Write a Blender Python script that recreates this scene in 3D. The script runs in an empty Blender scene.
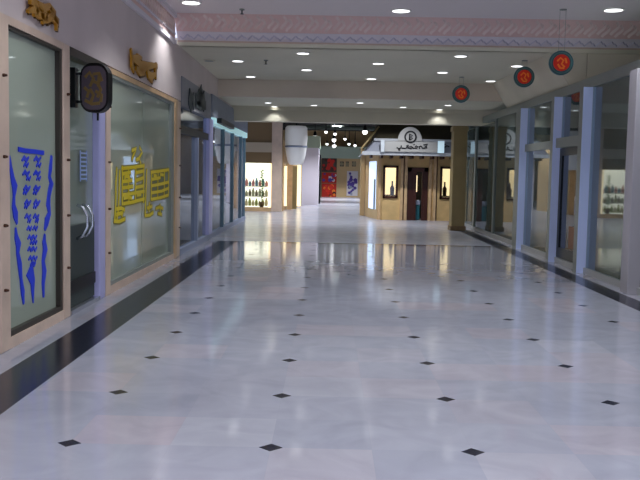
import bpy, bmesh, math, random
from mathutils import Vector, Matrix
random.seed(4)
S = bpy.context.scene
COL = S.collection

# ------------------------------------------------------------------ camera
FPX, YAW, PITCH, ROLL, H = 863.7, .00927, .07723, .01928, 1.63
def axes():
    cy, sy = math.cos(YAW), math.sin(YAW)
    F = Vector((-sy, cy, 0)); R = Vector((cy, sy, 0)); U = Vector((0, 0, 1))
    cp, sp = math.cos(PITCH), math.sin(PITCH)
    F2 = F*cp - U*sp; U2 = U*cp + F*sp
    cr, sr = math.cos(ROLL), math.sin(ROLL)
    return R*cr + U2*sr, U2*cr - R*sr, F2
AR, AU, AF = axes()
def on(px, py, ax, v):
    """the point of the plane (axis ax = v) the photograph shows at px, py: used to survey the place"""
    d = AR*((px-320)/FPX) - AU*((py-240)/FPX) + AF
    o = Vector((0, 0, H))
    return o + d*((v-o[ax])/d[ax])
cam = bpy.data.cameras.new('camera'); co = bpy.data.objects.new('camera', cam); COL.objects.link(co)
cam.sensor_width = 36; cam.lens = FPX/640*36; cam.clip_end = 300
co.matrix_world = Matrix(((AR.x, AU.x, -AF.x, 0), (AR.y, AU.y, -AF.y, 0), (AR.z, AU.z, -AF.z, H), (0, 0, 0, 1)))
S.camera = co

# ------------------------------------------------------------------ materials
def lin(c):
    return tuple(((x/255)/12.92 if x/255 <= .04045 else ((x/255+.055)/1.055)**2.4) for x in c) + (1,)
def mat(name, rgb, rough=.5, metal=0, emit=0, noise=0, nscale=6, spec=.4, ecol=None):
    m = bpy.data.materials.new(name); m.use_nodes = True
    nt = m.node_tree; b = nt.nodes['Principled BSDF']
    b.inputs['Base Color'].default_value = lin(rgb)
    b.inputs['Roughness'].default_value = rough; b.inputs['Metallic'].default_value = metal
    b.inputs['Specular IOR Level'].default_value = spec
    if emit:
        b.inputs['Emission Color'].default_value = lin(ecol or rgb); b.inputs['Emission Strength'].default_value = emit
    if noise:
        tc = nt.nodes.new('ShaderNodeTexCoord'); n = nt.nodes.new('ShaderNodeTexNoise'); n.inputs['Scale'].default_value = nscale
        n.inputs['Detail'].default_value = 3
        r = nt.nodes.new('ShaderNodeValToRGB'); c = lin(rgb)
        r.color_ramp.elements[0].position = .3; r.color_ramp.elements[1].position = .7
        r.color_ramp.elements[0].color = tuple(x*(1-noise) for x in c[:3]) + (1,)
        r.color_ramp.elements[1].color = tuple(min(1, x*(1+noise)) for x in c[:3]) + (1,)
        nt.links.new(tc.outputs['Object'], n.inputs['Vector']); nt.links.new(n.outputs['Fac'], r.inputs['Fac'])
        nt.links.new(r.outputs['Color'], b.inputs['Base Color'])
        if emit: nt.links.new(r.outputs['Color'], b.inputs['Emission Color'])
    return m
def glass(name, tint, haze=0, hazecol=(150, 160, 150), ior=1.5, rough=.02):
    m = bpy.data.materials.new(name); m.use_nodes = True; nt = m.node_tree; nt.nodes.clear()
    out = nt.nodes.new('ShaderNodeOutputMaterial'); tr = nt.nodes.new('ShaderNodeBsdfTransparent'); tr.inputs[0].default_value = lin(tint)
    gl = nt.nodes.new('ShaderNodeBsdfGlossy'); gl.inputs['Roughness'].default_value = rough; gl.inputs[0].default_value = (.9, .95, 1, 1)
    df = nt.nodes.new('ShaderNodeBsdfDiffuse'); df.inputs[0].default_value = lin(hazecol)
    fr = nt.nodes.new('ShaderNodeFresnel'); fr.inputs['IOR'].default_value = ior
    m1 = nt.nodes.new('ShaderNodeMixShader'); m2 = nt.nodes.new('ShaderNodeMixShader')
    m1.inputs[0].default_value = haze
    nt.links.new(tr.outputs[0], m1.inputs[1]); nt.links.new(df.outputs[0], m1.inputs[2])
    nt.links.new(fr.outputs[0], m2.inputs[0]); nt.links.new(m1.outputs[0], m2.inputs[1]); nt.links.new(gl.outputs[0], m2.inputs[2])
    nt.links.new(m2.outputs[0], out.inputs[0])
    return m

def floor_material():
    m = bpy.data.materials.new('marble_floor'); m.use_nodes = True; nt = m.node_tree; N = nt.nodes; L = nt.links
    b = N['Principled BSDF']
    geo = N.new('ShaderNodeNewGeometry'); sep = N.new('ShaderNodeSeparateXYZ'); L.new(geo.outputs['Position'], sep.inputs[0])
    def M(op, a, c=None, d=None):
        n = N.new('ShaderNodeMath'); n.operation = op
        for i, v in enumerate((a, c, d)):
            if v is None: continue
            if isinstance(v, (int, float)): n.inputs[i].default_value = v
            else: L.new(v, n.inputs[i])
        return n.outputs[0]
    def mix(fac, a, c):
        n = N.new('ShaderNodeMix'); n.data_type = 'RGBA'
        if isinstance(fac, (int, float)): n.inputs[0].default_value = fac
        else: L.new(fac, n.inputs[0])
        for i, v in ((6, a), (7, c)):
            if isinstance(v, tuple): n.inputs[i].default_value = v
            else: L.new(v, n.inputs[i])
        return n.outputs[2]
    X, Y = sep.outputs[0], sep.outputs[1]
    # tile cells of 0.6 m
    u = M('DIVIDE', M('SUBTRACT', X, -1.515), .6); v = M('DIVIDE', M('SUBTRACT', Y, 5.017), .6)
    cell = N.new('ShaderNodeCombineXYZ'); L.new(M('FLOOR', u), cell.inputs[0]); L.new(M('FLOOR', v), cell.inputs[1])
    wn = N.new('ShaderNodeTexWhiteNoise'); wn.noise_dimensions = '2D'; L.new(cell.outputs[0], wn.inputs['Vector'])
    rp = N.new('ShaderNodeValToRGB'); L.new(wn.outputs['Value'], rp.inputs[0])
    e = rp.color_ramp.elements; e[0].color = lin((166, 168, 181)); e[1].color = lin((178, 179, 190))
    k = e.new(.72); k.color = lin((172, 173, 185)); k = e.new(.86); k.color = lin((179, 172, 181))
    ns = N.new('ShaderNodeTexNoise'); ns.inputs['Scale'].default_value = 2.2; ns.inputs['Detail'].default_value = 6; ns.inputs['Distortion'].default_value = 1.4
    L.new(geo.outputs['Position'], ns.inputs['Vector'])
    nr = N.new('ShaderNodeValToRGB'); L.new(ns.outputs['Fac'], nr.inputs[0])
    nr.color_ramp.elements[0].position = .3; nr.color_ramp.elements[0].color = (.86, .86, .87, 1); nr.color_ramp.elements[1].position = .65; nr.color_ramp.elements[1].color = (1, 1, 1, 1)
    mu = N.new('ShaderNodeMix'); mu.data_type = 'RGBA'; mu.blend_type = 'MULTIPLY'; mu.inputs[0].default_value = 1
    L.new(rp.outputs[0], mu.inputs[6]); L.new(nr.outputs[0], mu.inputs[7])
    # joints
    def edge(q, w): return M('LESS_THAN', M('ABSOLUTE', M('SUBTRACT', M('FRACT', M('ADD', q, .5)), .5)), w)
    joint = M('MAXIMUM', edge(u, .004), edge(v, .004))
    c = mix(M('MULTIPLY', joint, .12), mu.outputs[2], lin((150, 148, 155)))
    # black corner insets on the 1.2 m grid, turned 45 degrees
    au = M('ABSOLUTE', M('SUBTRACT', M('FRACT', M('ADD', M('MULTIPLY', u, .5), .5)), .5))
    av = M('ABSOLUTE', M('SUBTRACT', M('FRACT', M('ADD', M('MULTIPLY', v, .5), .5)), .5))
    dia = M('LESS_THAN', M('ADD', au, av), .072/1.2)
    inx = M('MULTIPLY', M('GREATER_THAN', X, -1.8), M('LESS_THAN', X, 3.6))
    near = M('LESS_THAN', Y, 19.9)
    black = M('MULTIPLY', M('MULTIPLY', dia, inx), near)
    stripL = M('MULTIPLY', M('MULTIPLY', M('GREATER_THAN', X, -2.56), M('LESS_THAN', X, -2.14)), M('LESS_THAN', Y, 20.3))
    stripR = M('MULTIPLY', M('MULTIPLY', M('GREATER_THAN', X, 3.88), M('LESS_THAN', X, 4.2)), M('LESS_THAN', Y, 25.4))
    band = M('MULTIPLY', M('MULTIPLY', M('GREATER_THAN', Y, 19.85), M('LESS_THAN', Y, 20.25)), M('MULTIPLY', M('GREATER_THAN', X, -2.14), M('LESS_THAN', X, 3.9)))
    black = M('MAXIMUM', black, M('MAXIMUM', stripL, stripR))
    # far court: greyer stone beyond the band
    far = M('GREATER_THAN', Y, 20.25)
    c = mix(M('MULTIPLY', far, .35), c, lin((170, 172, 178)))
    c = mix(M('MULTIPLY', band, .75), c, lin((70, 64, 62)))
    bt = N.new('ShaderNodeTexNoise'); bt.inputs['Scale'].default_value = 5; L.new(geo.outputs['Position'], bt.inputs['Vector'])
    bk = mix(bt.outputs['Fac'], lin((8, 12, 30)), lin((24, 28, 48)))
    c = mix(black, c, bk)
    L.new(c, b.inputs['Base Color'])
    rr = M('ADD', M('MULTIPLY', ns.outputs['Fac'], .08), .05); L.new(M('ADD', rr, M('ADD', M('MULTIPLY', black, .12), M('MULTIPLY', far, .13))), b.inputs['Roughness'])
    b.inputs['Specular IOR Level'].default_value = .55
    return m

MT = dict(
    floor=floor_material(),
    ceil=mat('ceiling_paint', (228, 222, 200), .8, noise=.04, nscale=.6),
    ceilnear=mat('near_ceiling_paint', (240, 230, 230), .8),
    ceilpink=mat('pink_beige_plaster', (222, 208, 190), .8, noise=.04, nscale=1),
    wall=mat('pinkish_plaster', (212, 198, 194), .7, noise=.05, nscale=1.2),
    wallgrey=mat('grey_fascia', (150, 150, 156), .6, noise=.06, nscale=1),
    soffit=mat('tan_soffit', (216, 208, 186), .8, noise=.04, nscale=1),
    cream=mat('white_moulding', (232, 224, 230), .6),
    pink=mat('pink_plaster', (236, 204, 198), .7),
    wood=mat('pale_pink_wood', (214, 190, 170), .45, noise=.08, nscale=4),
    wood2=mat('tan_wood', (206, 172, 130), .4, noise=.12, nscale=5),
    darkfr=mat('dark_brown_frame', (56, 50, 42), .4),
    darkmet=mat('dark_metal', (30, 34, 36), .35, .6),
    bolt=mat('brown_bolt', (92, 62, 48), .4, .5),
    steel=mat('brushed_steel', (200, 205, 215), .25, .9),
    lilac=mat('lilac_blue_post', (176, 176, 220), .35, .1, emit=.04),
    bluepost=mat('blue_lit_post_face', (184, 198, 238), .4, .0, emit=.1),  # front faces of the right posts: bluish light put in as colour and glow
    greypost=mat('grey_green_metal', (142, 148, 142), .45, .1),
    teal=mat('teal_steel', (104, 134, 148), .35, .2),
    glassL=glass('green_shop_glass', (196, 208, 194), .62, (208, 220, 200)),
    glassK=glass('clear_kiosk_glass', (245, 245, 240), 0), glassR=glass('hazed_shop_glass', (196, 210, 206), .26, (146, 164, 158), 1.6),  # right shop panes: pale haze mixed in to brighten the dark interior
    glassM=glass('hazy_door_glass', (200, 210, 200), .5, (180, 194, 180)), glassB=glass('bluish_shop_glass', (190, 200, 210), .3, (176, 186, 208)), glassD=glass('dark_door_glass', (90, 100, 100), .15, (70, 80, 80)),  # bluish panes: haze mixed in for the bright wash of the lit shop
    backL=mat('pale_green_lining', (160, 172, 152), .9, noise=.06, nscale=1.5, emit=.25),  # faint glow put in to brighten the window from behind
    backL2=mat('grey_green_lining', (156, 162, 142), .9, noise=.08, nscale=1.2, emit=.22),  # same added glow behind the wide window
    darkpanel=mat('dark_kick_panel', (52, 62, 60), .55),
    black=mat('black_paint', (12, 12, 14), .4),
    gold=mat('gold_brass', (186, 136, 44), .35, .5, emit=.03),
    goldd=mat('dark_bronze', (96, 62, 20), .4, .6),
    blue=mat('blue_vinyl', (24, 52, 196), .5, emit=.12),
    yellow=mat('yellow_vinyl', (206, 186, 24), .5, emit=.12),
    olive=mat('olive_vinyl', (120, 112, 26), .5),
    signpurple=mat('dark_purple_sign', (92, 82, 92), .3),
    lamp=mat('lamp_lens', (255, 255, 255), .5, emit=3),
    trimring=mat('lamp_trim', (225, 222, 215), .4),
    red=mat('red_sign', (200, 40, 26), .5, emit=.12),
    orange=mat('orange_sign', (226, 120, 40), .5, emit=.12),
    tealring=mat('teal_ring', (60, 108, 112), .4),
    showcase=mat('lit_showcase', (250, 250, 240), .6, emit=1.5, ecol=(248, 250, 240)),
    warmlit=mat('warm_lit_panel', (255, 236, 190), .6, emit=1.3),
    coollit=mat('cool_lit_panel', (200, 222, 255), .6, emit=1.2),
    creamwall=mat('cream_far_wall', (206, 176, 130), .6, noise=.06, nscale=1),
    brownfas=mat('brown_fascia', (134, 110, 78), .6),
    beigefas=mat('beige_fascia', (196, 180, 156), .6),
    palewall=mat('pale_lilac_wall', (222, 214, 228), .6),
    drumw=mat('white_drum', (236, 236, 236), .4, emit=.12),  # slight glow put in to make the drum read whiter
    darkroof=mat('dark_olive_roof', (52, 46, 30), .7, noise=.15, nscale=3),
    canopy=mat('grey_canopy', (126, 128, 138), .5),
    signwhite=mat('pale_sign_board', (158, 156, 152), .6),
    kiosk=mat('honey_wood_panel', (212, 178, 122), .5, noise=.1, nscale=3),
    kdark=mat('dark_brown_door', (62, 26, 16), .4),
    voidm=mat('black_far_ceiling', (14, 16, 18), .9),
    greenfas=mat('grey_green_fascia', (176, 192, 174), .7),
    interior=mat('dark_shop_interior', (84, 92, 86), .9),
    interiorw=mat('grey_shop_wall', (124, 132, 126), .9, noise=.1, nscale=.8),
    pillar=mat('olive_beige_pillar', (160, 140, 96), .5, noise=.08, nscale=2),
    bluishpanel=mat('pale_blue_panel', (150, 160, 184), .5),
    tealbox=mat('teal_plastic', (40, 110, 124), .5),
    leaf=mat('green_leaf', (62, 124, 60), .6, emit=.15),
    purple=mat('purple_print', (82, 60, 150), .6),
    whitep=mat('white_print', (222, 216, 220), .6),
    redp=mat('red_print', (176, 36, 26), .6, emit=.1),
    goods=mat('coloured_goods', (150, 140, 110), .6),
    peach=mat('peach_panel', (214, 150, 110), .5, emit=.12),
)

# ------------------------------------------------------------------ mesh helpers
def link(name, bm, m, parent=None, smooth=False):
    me = bpy.data.meshes.new(name)
    bmesh.ops.recalc_face_normals(bm, faces=bm.faces)
    bm.to_mesh(me); bm.free()
    for x in (m if isinstance(m, (list, tuple)) else [m]): me.materials.append(x)
    if smooth:
        for p in me.polygons: p.use_smooth = True
    o = bpy.data.objects.new(name, me); COL.objects.link(o)
    if parent:
        o.parent = parent; o.matrix_parent_inverse = parent.matrix_world.inverted()
    return o
def bx(bm, x0, x1, y0, y1, z0, z1, mi=0, bev=0):
    r = bmesh.ops.create_cube(bm, size=1)
    vs = r['verts']
    for v in vs:
        v.co = Vector(((x0+x1)/2 + v.co.x*(x1-x0), (y0+y1)/2 + v.co.y*(y1-y0), (z0+z1)/2 + v.co.z*(z1-z0)))
    fs = {f for v in vs for f in v.link_faces}
    for f in fs: f.material_index = mi
    if bev:
        es = list({e for v in vs for e in v.link_edges})
        bmesh.ops.bevel(bm, geom=es, offset=bev, segments=2, affect='EDGES', profile=.5)
    return vs
def box(name, x0, x1, y0, y1, z0, z1, m, parent=None, bev=0):
    bm = bmesh.new(); bx(bm, min(x0, x1), max(x0, x1), min(y0, y1), max(y0, y1), z0, z1, bev=bev)
    return link(name, bm, m, parent)
def cyl(bm, c, r, h, axis='Z', seg=24, r2=None, mi=0):
    R_ = {'Z': Matrix(), 'X': Matrix.Rotation(math.pi/2, 4, 'Y'), 'Y': Matrix.Rotation(math.pi/2, 4, 'X')}[axis]
    k = bmesh.ops.create_cone(bm, cap_ends=True, segments=seg, radius1=r, radius2=r if r2 is None else r2, depth=h, matrix=Matrix.Translation(c) @ R_)
    for f in {f for v in k['verts'] for f in v.link_faces}: f.material_index = mi
def prism(bm, pts, off, mi=0):
    """closed polygon pts (3-D) extruded by off"""
    a = [bm.verts.new(p) for p in pts]; b = [bm.verts.new(Vector(p)+Vector(off)) for p in pts]
    n = len(a); fs = [bm.faces.new(a), bm.faces.new(b[::-1])]
    for i in range(n): fs.append(bm.faces.new((a[i], b[i], b[(i+1) % n], a[(i+1) % n])))
    for f in fs: f.material_index = mi
def ribbon(bm, pts, w, nrm, t, mi=0):
    """flat brush stroke through pts lying on a plane with normal nrm; w = width or list; t = thickness"""
    pts = [Vector(p) for p in pts]; nrm = Vector(nrm)
    ws = w if isinstance(w, (list, tuple)) else [w]*len(pts)
    if len(ws) < len(pts): ws = [ws[0] + (ws[-1]-ws[0])*i/(len(pts)-1) for i in range(len(pts))]
    Ls, Rs = [], []
    for i, p in enumerate(pts):
        d = (pts[min(i+1, len(pts)-1)] - pts[max(i-1, 0)]).normalized(); s = nrm.cross(d).normalized()*ws[i]/2
        e = d*(ws[i]*.25)*(-1 if i == 0 else 1 if i == len(pts)-1 else 0)
        Ls.append(p+s+e); Rs.append(p-s+e)
    off = nrm*t
    a = [bm.verts.new(p) for p in Ls]; b = [bm.verts.new(p) for p in Rs]
    c = [bm.verts.new(p+off) for p in Ls]; d = [bm.verts.new(p+off) for p in Rs]
    n = len(pts); fs = []
    for i in range(n-1):
        fs += [bm.faces.new((c[i], c[i+1], d[i+1], d[i])), bm.faces.new((a[i], b[i], b[i+1], a[i+1])),
               bm.faces.new((a[i], a[i+1], c[i+1], c[i])), bm.faces.new((b[i], d[i], d[i+1], b[i+1]))]
    fs += [bm.faces.new((a[0], c[0], d[0], b[0])), bm.faces.new((a[-1], b[-1], d[-1], c[-1]))]
    for f in fs: f.material_index = mi
def empty(name, loc):
    o = bpy.data.objects.new(name, None); COL.objects.link(o); o.location = loc; o.empty_display_size = .1
    bpy.context.view_layer.update(); return o
def tag(o, label, cat, group=None, kind=None):
    o['label'] = label; o['category'] = cat
    if group: o['group'] = group
    if kind: o['kind'] = kind
    return o
def struct(o, label=None, cat=None):
    o['kind'] = 'structure'
    if label: o['label'] = label
    if cat: o['category'] = cat
    return o
def copy_tree(o, loc):
    def rec(s, parent):
        c = s.copy(); COL.objects.link(c)
        if parent: c.parent = parent; c.matrix_parent_inverse = s.matrix_parent_inverse.copy()
        for ch in s.children: rec(ch, c)
        return c
    c = rec(o, None); c.location = loc; return c

XL, XR = -2.85, 4.45          # planes of the left and right shop fronts
C1, C2, C3 = 4.45, 3.95, 3.52  # near, middle and far ceiling heights

# ------------------------------------------------------------------ shell
struct(box('floor', -14, 14, -7, 75, -.2, 0, MT['floor']), 'polished pale marble floor with small black diamond insets and black border strips', 'floor')
bm = bmesh.new(); bx(bm, -3.2, 7, -7, 15.75, C1, C1+.15)
struct(link('ceiling_near', bm, MT['ceilnear']), 'higher white ceiling in front of the pink frieze', 'ceiling')
struct(box('ceiling_middle', -3.2, 4.05, 16.33, 22, C2, C2+.15, MT['ceil']), 'flat grey-beige ceiling with rows of downlights behind the frieze', 'ceiling')
struct(box('ceiling_far', -3.2, 4.9, 22.12, 25.2, C3, C3+.15, MT['ceil']), 'lower ceiling before the end beam', 'ceiling')
# step between middle and far ceiling
struct(box('trim_1', -3.2, 4.9, 22, 22.12, C3, C2+.15, MT['ceilpink']), 'pinkish beige drop between the two flat ceilings', 'trim')
# end beam with moulding
bm = bmesh.new(); bx(bm, -3.2, 6.5, 25.2, 25.7, 3.1, 3.7); bx(bm, -3.2, 6.5, 25.08, 25.2, 3.42, C3)
struct(link('trim_2', bm, MT['soffit']), 'deep beige beam across the end of the low ceiling', 'trim')
# sloping soffit above right shopfront
bm = bmesh.new(); prism(bm, [(4.05, 16.34, C2), (4.05, 16.34, C2+.15), (4.75, 16.34, C2+.15), (4.75, 16.34, 3.34), (4.45, 16.34, 3.34)], (0, 5.66, 0))
struct(link('trim_3', bm, MT['soffit']), 'sloping tan soffit over the right shopfronts', 'trim')
struct(box('trim_4', 4.76, 7, 16.34, 16.5, 3.1, C2, MT['soffit']), 'tan end wall beneath the frieze above the right shopfronts', 'trim')

# pink frieze: leaning cove with scroll and dentils
fr = empty('trim_5', (1.5, 16.0, 4.2)); struct(fr, 'pink frieze with scrollwork and white mouldings across the ceiling drop', 'trim')
FY0, FY1 = 15.75, 16.3
def fz(t): return C1 + .1 + (C2 - C1 - .1)*t       # t: 0 top .. 1 bottom
def fy(t): return FY0 + (FY1-FY0)*t
def fband(name, t0, t1, m, x0=-2.86, x1=7, out=0):
    b = bmesh.new(); prism(b, [(x0, fy(t0)-out, fz(t0)), (x0, fy(t1)-out, fz(t1)), (x0, fy(t1)+.12, fz(t1)), (x0, fy(t0)+.12, fz(t0))], (x1-x0, 0, 0))
    return link(name, b, m, fr)
fband('top_fillet', 0, .12, MT['ceilnear'])
fband('pink_band', .12, .62, MT['pink'])
fband('middle_fillet', .62, .66, MT['cream'], out=.02)
fband('carved_band', .66, .86, MT['cream'])
fband('lower_fillet', .86, .90, MT['wood'], out=.02)
fband('bottom_fillet', .90, 1, MT['ceil'])
bm = bmesh.new()
x = -2.8
scr = mat('pale_scroll', (240, 218, 212), .7)
while x < 6.9:      # leaf scrolls on the pink band, a wave on the carved band
    for k, (a, b) in enumerate(((.2, .5), (.28, .56))):
        o = x + k*.09
        ribbon(bm, [(o + .05*math.sin(j*.9), fy(a+(b-a)*j/5)-.004, fz(a+(b-a)*j/5)) for j in range(6)], .05, (0, -1, 0), .012)
    x += .24
link('scrollwork', bm, scr, fr)
bm = bmesh.new(); x = -2.8
while x < 6.9:
    ribbon(bm, [(x + j*.045, fy(.76 + .06*math.sin(j*1.57))-.004, fz(.76 + .06*math.sin(j*1.57))) for j in range(5)], .03, (0, -1, 0), .012)
    x += .2
link('wave_carving', bm, mat('lilac_carving', (208, 202, 216), .7), fr)

# the same frieze and moulding run along the left wall
bm = bmesh.new()
bx(bm, XL-.35, XL, -7, 15.9, C2, C1, 0)
bx(bm, XL, XL+.05, -7, 15.8, C2-.05, C2+.02, 1)
bx(bm, XL, XL+.03, -7, 15.8, C2+.12, C2+.15, 1)
bx(bm, XL, XL+.05, -7, 15.8, C1-.08, C1, 1)
y = 2
while y < 15.7:
    for k in range(2):
        ribbon(bm, [(XL+.004, y+.14*k + .05*math.sin(j*.9), C2+.17+.2*j/5) for j in range(6)], .05, (1, 0, 0), .012, 2)
    y += .3
struct(link('trim_6', bm, [MT['pink'], MT['cream'], scr]), 'pink frieze running along the top of the left wall', 'trim')

# left wall: solid upper wall and near stretch
bm = bmesh.new()
bx(bm, XL-.25, XL, -7, 7.42, 0, C2)
bx(bm, XL-.25, XL, 7.42, 16.55, 2.95, C2)
bx(bm, XL-.25, XL, 16.55, 22, 3.4, C2)
bx(bm, XL-.25, XL, 22, 29.5, 3.4, 3.7)
struct(link('wall_left', bm, MT['wall']), 'pinkish plaster wall above the left shopfronts', 'wall')

# ------------------------------------------------------------------ left shopfronts
def bolts(par, pts, x=XL+.035):
    for (y, z) in pts:
        b = bmesh.new(); cyl(b, (x-.008, y, z), .015, .03, 'X', 12); bmesh.ops.create_uvsphere(b, u_segments=10, v_segments=6, radius=.012, matrix=Matrix.Translation((x+.014, y, z)))
        link('bolt', b, MT['bolt'], par)
PX = .02
BZ = (.55, 1.12, 1.72, 2.42)
w1 = empty('window_1', (XL, 8.4, 0)); struct(w1, 'pale wood framed shop window with blue lettering', 'window')
box('post', XL-.12, XL+PX, 7.42, 7.65, 0, 2.95, MT['wood'], w1, .01)
box('post', XL-.12, XL+PX, 9.22, 9.44, 0, 2.95, MT['wood'], w1, .01)
box('top_rail', XL-.12, XL+PX-.005, 7.65, 9.22, 2.88, 2.95, MT['wood'], w1)
box('bottom_rail', XL-.12, XL+PX-.005, 7.65, 9.22, 0, .1, MT['wood'], w1)
bm = bmesh.new()
bx(bm, XL-.08, XL, 7.65, 9.22, 2.85, 2.88); bx(bm, XL-.08, XL, 7.65, 9.22, .1, .15)
bx(bm, XL-.08, XL, 9.14, 9.22, .15, 2.85); bx(bm, XL-.08, XL, 7.65, 7.68, .15, 2.85)
link('inner_frame', bm, MT['darkfr'], w1)
box('pane', XL-.06, XL-.05, 7.68, 9.14, .15, 2.85, MT['glassL'], w1)
bolts(w1, [(7.5, z) for z in BZ] + [(9.33, z) for z in BZ])

w2 = empty('window_2', (XL, 13.5, 0)); struct(w2, 'wide wood framed shop window with yellow lettering', 'window')
box('post', XL-.12, XL+PX, 10.97, 11.2, 0, 2.93, MT['wood'], w2, .01)
box('post', XL-.12, XL+PX, 15.85, 16.1, 0, 2.93, MT['wood2'], w2, .01)
box('post', XL-.12, XL+PX-.02, 16.2, 16.55, 0, 2.93, MT['wood'], w2, .01)
box('infill_panel', XL-.12, XL-.02, 16.1, 16.2, 0, 2.95, MT['darkfr'], w2)
box('top_rail', XL-.12, XL+PX-.005, 11.2, 15.85, 2.86, 2.93, MT['wood2'], w2)
box('bottom_rail', XL-.12, XL+PX-.005, 11.2, 15.85, 0, .1, MT['wood'], w2)
bm = bmesh.new()
bx(bm, XL-.08, XL, 11.2, 15.85, 2.82, 2.86); bx(bm, XL-.08, XL, 11.2, 15.85, .1, .15); bx(bm, XL-.08, XL, 15.6, 15.85, .15, 2.82)
link('inner_frame', bm, MT['greypost'], w2)
box('pane', XL-.06, XL-.05, 11.2, 13.36, .15, 2.82, MT['glassL'], w2)
box('pane', XL-.06, XL-.05, 13.40, 15.6, .15, 2.82, MT['glassL'], w2)
bolts(w2, [(11.08, z) for z in BZ] + [(16.35, z) for z in BZ])

d1 = empty('door_1', (XL, 10.0, 0)); struct(d1, 'dark glass shop door with curved steel pulls on the left', 'door')
box('lintel', XL-.12, XL+.01, 9.48, 10.97, 2.86, 2.95, MT['darkfr'], d1)
box('lilac_post', XL-.12, XL+.02, 10.66, 10.93, .0, 2.86, MT['lilac'], d1, .02)
box('door_pane', XL-.08, XL-.07, 9.5, 10.66, .98, 2.84, MT['glassM'], d1)
bm = bmesh.new(); bx(bm, XL-.09, XL-.05, 9.5, 10.66, .06, .98); bx(bm, XL-.05, XL-.035, 9.5, 10.66, .22, .36, 1)
link('kick_panel', bm, [MT['darkpanel'], MT['black']], d1)
box('threshold', XL-.12, XL+.02, 9.48, 10.68, 0, .05, MT['steel'], d1)
def tube(bm, pts, r, seg=8, mi=0):
    rings = []
    pts = [Vector(p) for p in pts]
    for i, p in enumerate(pts):
        d = (pts[min(i+1, len(pts)-1)] - pts[max(i-1, 0)]).normalized()
        a = d.orthogonal().normalized(); 
        if rings: a = (pa - d*pa.dot(d)).normalized()
        pa = a; b = d.cross(a)
        rings.append([bm.verts.new(p + (a*math.cos(t*2*math.pi/seg) + b*math.sin(t*2*math.pi/seg))*r) for t in range(seg)])
    for i in range(len(rings)-1):
        for t in range(seg):
            f = bm.faces.new((rings[i][t], rings[i][(t+1) % seg], rings[i+1][(t+1) % seg], rings[i+1][t])); f.material_index = mi; f.smooth = True
    bm.faces.new(rings[0]); bm.faces.new(rings[-1][::-1])
for yy in (9.9, 10.12):
    bm = bmesh.new()
    tube(bm, [(XL-.05, yy, .82), (XL+.02, yy, .86), (XL+.07, yy+.01, .96), (XL+.07, yy+.02, 1.08), (XL+.02, yy+.02, 1.18), (XL-.05, yy+.02, 1.21)], .018)
    link('handle', bm, MT['steel'], d1)
bm = bmesh.new()
for k in range(7): bx(bm, XL-.05, XL-.04, 10.05, 10.3, 1.5+k*.05, 1.52+k*.05)
bx(bm, XL-.05, XL-.04, 10.04, 10.055, 1.48, 1.84); bx(bm, XL-.05, XL-.04, 10.295, 10.31, 1.48, 1.84)
link('opening_hours_grid', bm, mat('pale_blue_print', (150, 170, 214), .5), d1)

# lined backs of those windows
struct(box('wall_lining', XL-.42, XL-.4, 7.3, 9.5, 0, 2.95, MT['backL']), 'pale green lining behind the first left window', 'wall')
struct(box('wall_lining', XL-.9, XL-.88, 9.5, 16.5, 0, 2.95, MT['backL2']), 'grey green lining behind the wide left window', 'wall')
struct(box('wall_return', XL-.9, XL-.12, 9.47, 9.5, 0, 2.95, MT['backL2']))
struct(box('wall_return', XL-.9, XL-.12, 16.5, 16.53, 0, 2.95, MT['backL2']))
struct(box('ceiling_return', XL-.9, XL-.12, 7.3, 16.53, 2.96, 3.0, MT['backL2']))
# pale things standing behind the wide window
bm = bmesh.new()
R0 = [(0, .22), (.3, .24), (.42, .3), (.5, .26), (.72, .16), (.8, .08), (.95, .1), (1.05, .02)]
def lathe(bm, prof, c, seg=20, mi=0):
    rings = [[bm.verts.new((c[0]+r*math.cos(t*2*math.pi/seg), c[1]+r*math.sin(t*2*math.pi/seg), c[2]+z)) for t in range(seg)] for z, r in prof]
    for i in range(len(rings)-1):
        for t in range(seg):
            f = bm.faces.new((rings[i][t], rings[i][(t+1) % seg], rings[i+1][(t+1) % seg], rings[i+1][t])); f.smooth = True; f.material_index = mi
    bm.faces.new(rings[0][::-1]); bm.faces.new(rings[-1])
st = empty('display_bust', (XL-.5, 14.4, 0))
tag(st, 'pale covered display bust standing behind the wide yellow-lettered window', 'display bust')
lathe(bm, [(1.0+z*.95, r) for z, r in R0], (XL-.5, 14.4, 0)); link('bust', bm, MT['whitep'], st)
bm = bmesh.new(); cyl(bm, (XL-.5, 14.4, .5), .04, 1.0); cyl(bm, (XL-.5, 14.4, .015), .2, .03)
link('stand', bm, MT['greypost'], st)

# ------------------------------------------------------------------ lettering on and above the windows
def P(px, py, x=XL-.044): return on(px, py, 0, x)
NX = (1, 0, 0)
def crop(s, ox, oy, pts): return [(ox + a/s, oy + b/s) for a, b in pts]
def strokes(bm, s, ox, oy, lst, w, x, t=.006, mi=0):
    for it in lst:
        pts, ww = (it if isinstance(it, tuple) and isinstance(it[1], (int, float, list)) and not isinstance(it[0], (int, float)) else (it, w))
        ribbon(bm, [P(a, b, x) for a, b in crop(s, ox, oy, pts)], ww, NX, t, mi)
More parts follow.
